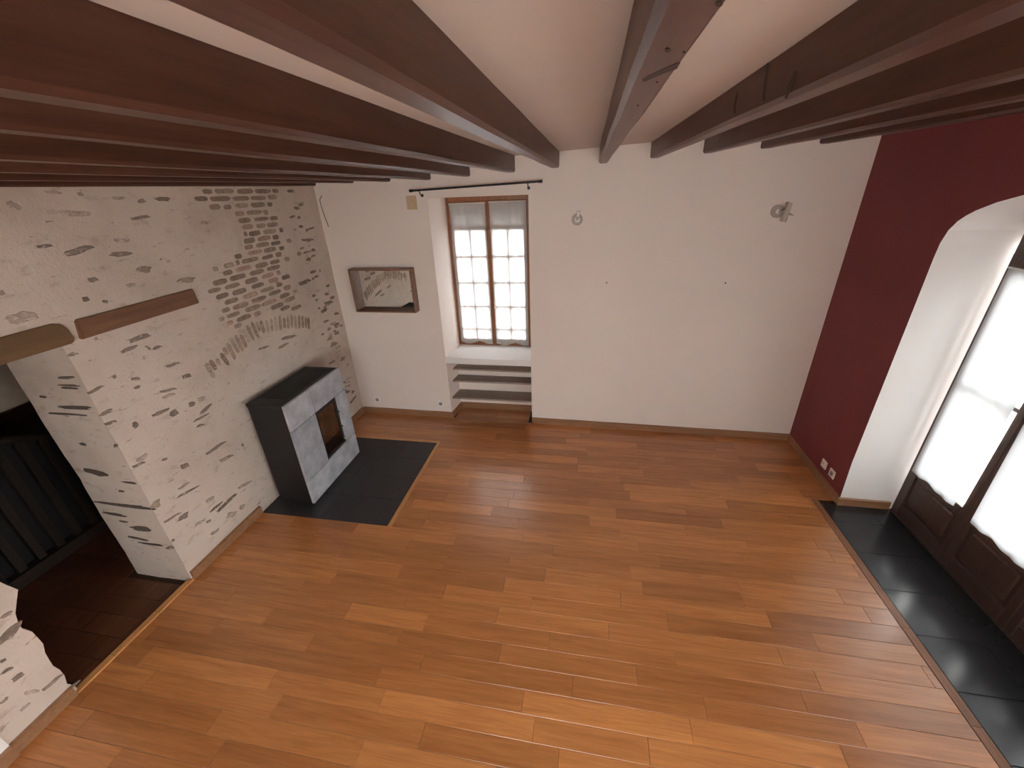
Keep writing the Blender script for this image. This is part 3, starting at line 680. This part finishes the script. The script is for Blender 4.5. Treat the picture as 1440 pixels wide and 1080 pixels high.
# shelves below the sill
for z, yf in ((.585, .19), (.448, .155), (.250, .10)):
    n = MB(); xa = 1.168 + (1.205 - 1.168) * (yf - .053) / .267; n.prism([(xa + .003, yf, z - .022), (2.14 - (2.14 - 2.10) * (yf - .04) / .28 - .003, yf, z - .022), (2.098, .324, z - .022), (1.207, .324, z - .022)], (0, 0, .022))
    lab = {.585: 'taupe niche shelf just under the window sill', .448: 'middle taupe niche shelf below the window', .250: 'lowest taupe niche shelf above the niche baseboard'}[z]
    tag(n.build('niche_shelf', M['shelf'], bevel=.002), lab, 'shelf', 'shelves in the window niche')

# ================================================================== FRENCH DOOR
XD = 5.207
door = struct(empty('door_1', (XD, ACEN, 0)))
YA, YB = -.972, 2 * ACEN + .972
n = MB(); n.box(XD + .005, XD + .075, YA - .030, YA, 0, 2.0); n.box(XD + .005, XD + .075, YB, YB + .030, 0, 2.0)
ring = [(y, z) for y, z in ARCH if z > 1.99]
ring = [(YA, 1.975)] + [(min(max(y, YB + .001), YA - .001), z - .004) for y, z in ring] + [(YB, 1.975)]
n.prism([(XD + .006, y, z) for y, z in ring], (.06, 0, 0))
child(n.build('door_frame', M['doorwood']), door)
child(MB().box(5.2005, 5.36, YB + .001, YA - .001, -.15, .004).build('threshold', M['doorwood']), door)
LW = (YA - .031 - (YB + .031)) / 4
DC = []
for i in range(4):
    ya = YA - .031 - i * LW - .0008; yb = ya - LW + .0016
    n = MB(); w = .048; x0, x1 = XD, XD + .045
    n.box(x0, x1, ya - w, ya, .006, 1.974); n.box(x0, x1, yb, yb + w, .006, 1.974)
    n.box(x0, x1, yb + w, ya - w, .006, .115); n.box(x0, x1, yb + w, ya - w, .385, .450); n.box(x0, x1, yb + w, ya - w, 1.905, 1.974)
    leaf = child(n.build('door_leaf', M['doorwood'], bevel=.004), door)
    MB().box(x0 + .014, x1 - .014, yb + w, ya - w, .115, .385).build('panel', M['doorwood'], leaf, bevel=.003)
    MB().box(x0 + .004, x1 - .010, yb + w + .035, ya - w - .035, .148, .352).build('panel', M['doorwood'], leaf, bevel=.008)
    MB().box(x0 + .010, x1 - .008, yb + w, ya - w, 1.165, 1.190).build('glazing_bar', M['doorwood'], leaf)
    MB().box(x0 + .02, x0 + .024, yb + w, ya - w, .450, 1.165).build('pane', M['pane'], leaf)
    MB().box(x0 + .02, x0 + .024, yb + w, ya - w, 1.190, 1.905).build('pane', M['pane'], leaf)
    DC.append((ya, yb))
dl = ['white sheer curtain on the french door leaf by the red wall sockets', 'white sheer curtain on the second french door leaf out from the sockets',
      'white sheer curtain on the third french door leaf out from the sockets', 'white sheer curtain on the last french door leaf out from the sockets']
for i, (ya, yb) in enumerate(DC):
    tp = (.05, -.005) if i == 0 else (.03, -.05)
    sheer('sheer_curtain', 'x', yb + .028, ya - .010, .435, 1.935, XD - .022, 'sheer_door', dl[i], 'sheer curtains on the french door', 3, -.015, tp, .005, seed=11 + i)
# wide window added out of view, letting in fill light from behind
fill_win = struct(empty('added_fill_window', ((RX0 + RX1) / 2, FRONT - .1, RZ0)))
n = MB(); y0, y1 = FRONT - .15, FRONT - .09
n.box(RX0 + .001, RX0 + .05, y0, y1, RZ0 + .001, RZ1 - .001); n.box(RX1 - .05, RX1 - .001, y0, y1, RZ0 + .001, RZ1 - .001)
n.box(RX0 + .05, RX1 - .05, y0, y1, RZ0 + .001, RZ0 + .05); n.box(RX0 + .05, RX1 - .05, y0, y1, RZ1 - .05, RZ1 - .001)
child(n.build('window_frame', M['winwood'], bevel=.003), fill_win)
w3 = (RX1 - RX0 - .1) / 3
for i in range(3):
    xa = RX0 + .05 + i * w3
    if i: child(MB().box(xa - .03, xa + .03, y0, y1, RZ0 + .05, RZ1 - .05).build('mullion', M['winwood'], bevel=.003), fill_win)
    child(MB().box(xa + (.03 if i else 0), xa + w3 - (.03 if i < 2 else 0), FRONT - .122, FRONT - .118, RZ0 + .05, RZ1 - .05).build('pane', M['pane']), fill_win)
# uncurtained glazed door added out of the frame to lift the room's brightness
fill_door = struct(empty('added_fill_door', (XD, (D2A + D2B) / 2, 0)))
n = MB(); n.box(XD + .005, XD + .075, D2A - .05, D2A - .001, 0, D2Z - .001); n.box(XD + .005, XD + .075, D2B + .001, D2B + .05, 0, D2Z - .001); n.box(XD + .005, XD + .075, D2B + .05, D2A - .05, D2Z - .06, D2Z - .001)
child(n.build('door_frame', M['doorwood']), fill_door)
lw = (D2A - D2B - .10) / 3
for i in range(3):
    ya = D2A - .05 - i * lw - .001; yb = ya - lw + .002; w = .048; x0, x1 = XD, XD + .045
    n = MB(); n.box(x0, x1, ya - w, ya, .006, D2Z - .062); n.box(x0, x1, yb, yb + w, .006, D2Z - .062)
    n.box(x0, x1, yb + w, ya - w, .006, .12); n.box(x0, x1, yb + w, ya - w, D2Z - .12, D2Z - .062)
    leaf = child(n.build('door_leaf', M['doorwood'], bevel=.004), fill_door)
    MB().box(x0 + .02, x0 + .024, yb + w, ya - w, .12, D2Z - .12).build('pane', M['pane'], leaf)
# ground outside
struct(MB().box(5.9, 30, -25, 25, -.3, -.15).box(-8, 5.9, 0.9, 25, -.3, -.15).build('ground', M['outside']))
struct(MB().box(5.361, 5.9, -6, 1, -.3, -.02).build('ground_step', M['outside']))

# ================================================================== STOVE
SX = .41
stove = empty('wood_stove', (.22, -1.165, 0)); tag(stove, 'black steel wood stove clad with grey stone slabs and a glass fire door', 'stove')
n = MB(); n.box(.055, .385, -1.548, -.788, .004, .955)
child(n.build('body', M['steel'], bevel=.004), stove)
n = MB()                                        # top plate with slots
n.box(.050, .080, -1.552, -.784, .957, .985); n.box(.345, .386, -1.552, -.784, .957, .985); n.box(.080, .345, -1.552, -1.44, .957, .985); n.box(.080, .345, -.83, -.784, .957, .985)
top = child(n.build('top_plate', M['steel'], bevel=.002), stove)
for i in range(13):
    x = .086 + i * .0205
    child(MB().box(x, x + .010, -1.44, -.83, .960, .984).build('slat', M['steel_slat'], bevel=.001), stove)
YL, YR, YV, YG = -1.571, -.775, -1.252, -.938
def slab(y0, y1, z0, z1): return child(MB().box(.387, SX + .002, y0 + .0022, y1 - .0022, z0 + .0022, z1 - .0022).build('stone_slab', M['soap'], bevel=.003), stove)
slab(YL, YV, .755, .990); slab(YV, YR, .755, .990)
slab(YL, YV, .245, .755); slab(YG, YR, .255, .755)
slab(YL, YV, .012, .245); slab(YV, YR, .012, .255)
n = MB(); n.box(.387, .402, YV + .002, YV + .024, .257, .753); n.box(.387, .402, YG - .024, YG - .002, .257, .753); n.box(.387, .402, YV + .024, YG - .024, .257, .285); n.box(.387, .402, YV + .024, YG - .024, .715, .753)
fd = child(n.build('fire_door', M['steel'], bevel=.002), stove)
o = MB().box(.392, .395, YV + .024, YG - .024, .285, .715).build('pane', M['fireglass'], fd); o.matrix_parent_inverse = Matrix()
MB().box(.3862, .3870, YV + .03, YG - .03, .40, .71).build('fire_brick_lining', M['firebrick'], fd)
for z in (.60, .44): MB().tube([(.402, YG - .010, z), (.418, YG - .010, z)], .008, 10).build('latch', M['steel'], fd)
MB().tube([(.402, YG - .012, .30), (.420, YG - .012, .30)], .006, 10).build('knob', M['lamp_metal'], fd)
# ================================================================== THINGS ON THE END WALL
# mirror in a deep box frame
mr = empty('wall_mirror', (.57, BY(.57), 1.31)); tag(mr, 'rectangular mirror in a deep brown wooden box frame on the white wall', 'mirror')
def wallhex(n, x0, x1, d0, d1, z0, z1):        # d: distance out from the end wall
    n.hexa([(x0, BY(x0) - d1, z0), (x1, BY(x1) - d1, z0), (x1, BY(x1) - d0, z0), (x0, BY(x0) - d0, z0), (x0, BY(x0) - d1, z1), (x1, BY(x1) - d1, z1), (x1, BY(x1) - d0, z1), (x0, BY(x0) - d0, z1)])
    return n
MX0, MX1, MZ0, MZ1, MD = .245, .938, 1.312, 1.766, .105
n = MB(); t = .016
wallhex(n, MX0, MX0 + t, .001, MD, MZ0, MZ1); wallhex(n, MX1 - t, MX1, .001, MD, MZ0, MZ1)
wallhex(n, MX0 + t, MX1 - t, .001, MD, MZ0, MZ0 + t); wallhex(n, MX0 + t, MX1 - t, .001, MD, MZ1 - t, MZ1)
child(n.build('frame', M['mirror_frame'], bevel=.0015), mr)
child(wallhex(MB(), MX0 + t, MX1 - t, .012, .016, MZ0 + t, MZ1 - t).build('glass', M['mirror']), mr)
# curtain rod
cr = empty('curtain_rod', (1.65, BY(1.65), 2.49)); tag(cr, 'thin black iron curtain rod above the window niche', 'curtain rod')
pa, pb = hit(580, 268.3, 1, BY(1.0) - .07), hit(758, 255.3, 1, BY(2.2) - .07)
dv = (pb - pa).normalized()
child(MB().tube([pa, pb], .0085, 12).build('pole', M['iron']), cr)
for p, s in ((pa, -1), (pb, 1)):
    child(MB().tube([p + dv * (-.004 * s), p + dv * .03 * s], .0125, 12).build('finial', M['iron']), cr)
for fx in (.055, .915):
    q = pa + (pb - pa) * fx; w = Vector((q.x, BY(q.x) - .001, q.z - .045))
    child(MB().tube([q + Vector((0, 0, -.006)), q + Vector((0, .02, -.035)), w + Vector((0, -.008, 0))], .005, 8).tube([w, w + Vector((0, -.008, 0))], .014, 12).build('bracket', M['iron']), cr)
# sockets, switch, paper, wire, nails
def disc(n, c, axis, r, d, seg=20): n.tube([c, Vector(c) + Vector(axis) * d], r, seg); return n
def socket_end(px, py, label):
    c = hit(px, py, 1, BY(.5)); c = hit(px, py, 1, BY(c.x)); x, z = c.x, c.z; h = .04
    o = empty('wall_socket', (x, BY(x), z)); tag(o, label, 'socket', 'wall sockets')
    child(wallhex(MB(), x - h, x + h, .0005, .011, z - h, z + h).build('plate', M['plastic'], bevel=.004, segs=2), o)
    child(disc(MB(), (x, BY(x) - .0105, z), (0, -1, 0), .022, .0015).build('outlet_well', M['plastic_dark']), o)
    child(disc(MB(), (x, BY(x) - .012, z + .011), (0, -1, 0), .003, .012, 8).build('earth_pin', M['lamp_metal']), o)
socket_end(531, 561.5, 'white wall socket low on the white wall beside the stone wall corner')
socket_end(620, 567.3, 'white wall socket low on the white wall beside the window niche')
def socket_red(y, z, label):
    h = .038; o = empty('wall_socket', (RW, y, z)); tag(o, label, 'socket', 'wall sockets')
    child(MB().box(RW - .011, RW - .0005, y - h, y + h, z - h, z + h).build('plate', M['plastic'], bevel=.004, segs=2), o)
    child(disc(MB(), (RW - .0105, y, z), (-1, 0, 0), .021, .0015).build('outlet_well', M['plastic_dark'] if y < -.7 else M['plastic']), o)
    child(disc(MB(), (RW - .012, y, z + .011), (-1, 0, 0), .003, .010, 8).build('earth_pin', M['lamp_metal']), o)
socket_red(-.652, .174, 'white socket plate on the red wall farther from the french door')
socket_red(-.784, .174, 'white wall socket on the red wall closer to the french door')
c = hit(604, 464, 1, BY(1.03)); sw = empty('wall_switch', (c.x, BY(c.x), c.z)); tag(sw, 'round white switch cover between the mirror and the window niche', 'switch')
child(disc(MB(), (c.x, BY(c.x) - .0005, c.z), (0, -1, 0), .036, .010, 28).build('rose', M['white'], bevel=.002), sw)
child(disc(MB(), (c.x, BY(c.x) - .0105, c.z), (0, -1, 0), .017, .006, 20).build('button', M['white']), sw)
a_, c_ = hit(570, 275.5, 1, BY(.96)), hit(588, 294.5, 1, BY(1.06))
tag(wallhex(MB(), a_.x + .004, c_.x - .004, .0004, .0035, c_.z, a_.z).build('paper_note', M['paper']), 'small yellowed square paper patch under the curtain rod end', 'paper')
wp = [hit(x, y, 1, BY(.08) - .012) for x, y in ((451.5, 275), (449.5, 281), (452, 291), (456, 303), (460, 313), (462, 319))]
wp[0].y = BY(.08) - .001
tag(MB().tube(wp, .0032, 8).build('electric_wire', M['wire']), 'loose brown electric wire hanging from the white wall near the stone corner', 'wire')
for px, py, lab in ((853, 397, 'tiny nail in the white wall near the window niche'), (1019, 397, 'tiny nail in the white wall below the crossed wall lamp')):
    c = hit(px, py, 1, BY(3)); tag(MB().tube([(c.x, BY(c.x) + .004, c.z), (c.x, BY(c.x) - .010, c.z - .001), (c.x, BY(c.x) - .012, c.z - .001)], [.0035, .0035, .007], 8).build('wall_nail', M['iron']), lab, 'nail', 'nails in the end wall')
# wall lamps
def lamp(px, py, label, crossed):
    c = hit(px, py, 1, BY(3) - .02); x, z = c.x, c.z; y0 = BY(x)
    o = empty('wall_lamp', (x, y0, z)); tag(o, label, 'wall lamp', 'bare wall lamps')
    child(MB().tube([(x, y0 - .0005, z), (x, y0 - .014, z), (x, y0 - .022, z)], [.050, .050, .034], 28).build('wall_plate', M['lamp_metal']), o)
    if not crossed:
        child(MB().tube([(x, y0 - .02, z), (x, y0 - .055, z + .004), (x + .008, y0 - .070, z + .030)], .009, 10).build('arm', M['lamp_metal']), o)
        child(MB().tube([(x + .008, y0 - .070, z + .028), (x + .014, y0 - .072, z + .075)], [.013, .016], 14).build('bulb_holder', M['plastic']), o)
        child(MB().tube([(x + .001, y0 - .030, z), (x + .001, y0 - .040, z)], .020, 16).build('cap', M['plastic']), o)
    else:
        child(MB().tube([(x, y0 - .02, z), (x + .025, y0 - .085, z)], .009, 10).build('arm', M['lamp_metal']), o)
        child(MB().tube([(x + .045, y0 - .095, z + .065), (x + .025, y0 - .095, z - .075)], [.020, .024], 16).build('lamp_tube', M['lamp_metal']), o)
        child(MB().tube([(x + .035, y0 - .095, z - .012), (x + .095, y0 - .085, z - .028)], [.014, .004], 12).build('switch_lever', M['lamp_metal']), o)
        child(MB().tube([(x - .006, y0 - .022, z), (x - .006, y0 - .035, z)], .018, 16).build('cap', M['plastic']), o)
lamp(811.5, 309, 'small metal wall lamp without a shade beside the window niche', False)
lamp(1093, 297, 'metal wall lamp with a crossed tube beside the red wall', True)

# ================================================================== BANISTER IN THE DIM ROOM
bn = empty('stair_railing', (-1.25, -2.2, 0)); tag(bn, 'dark wooden stair railing in the dim room behind the doorway', 'railing')
def zr(y): return 1.045 - .85 * (y + 2.30) * .5
n = MB(); n.hexa([(-1.29, -3.3, zr(-3.3) - .05), (-1.21, -3.3, zr(-3.3) - .05), (-1.21, -1.2, zr(-1.2) - .05), (-1.29, -1.2, zr(-1.2) - .05), (-1.29, -3.3, zr(-3.3)), (-1.21, -3.3, zr(-3.3)), (-1.21, -1.2, zr(-1.2)), (-1.29, -1.2, zr(-1.2))])
child(n.build('handrail', M['darkwood'], bevel=.008), bn)
child(MB().hexa([(-1.30, -3.3, .09), (-1.285, -3.3, .09), (-1.285, -1.2, .09), (-1.30, -1.2, .09), (-1.30, -3.3, zr(-3.3) - .05), (-1.285, -3.3, zr(-3.3) - .05), (-1.285, -1.2, zr(-1.2) - .05), (-1.30, -1.2, zr(-1.2) - .05)]).build('shade_panel', M['steel']), bn)  # black sheet behind the balusters, stands in for the darkness beyond
y = -3.2
while y < -1.25:
    child(MB().box(-1.27, -1.23, y, y + .05, .09, zr(y + .025) - .045).build('baluster', M['darkwood'], bevel=.003), bn); y += .12
child(MB().box(-1.30, -1.20, -3.3, -1.2, 0, .09).build('bottom_rail', M['darkwood'], bevel=.004), bn)
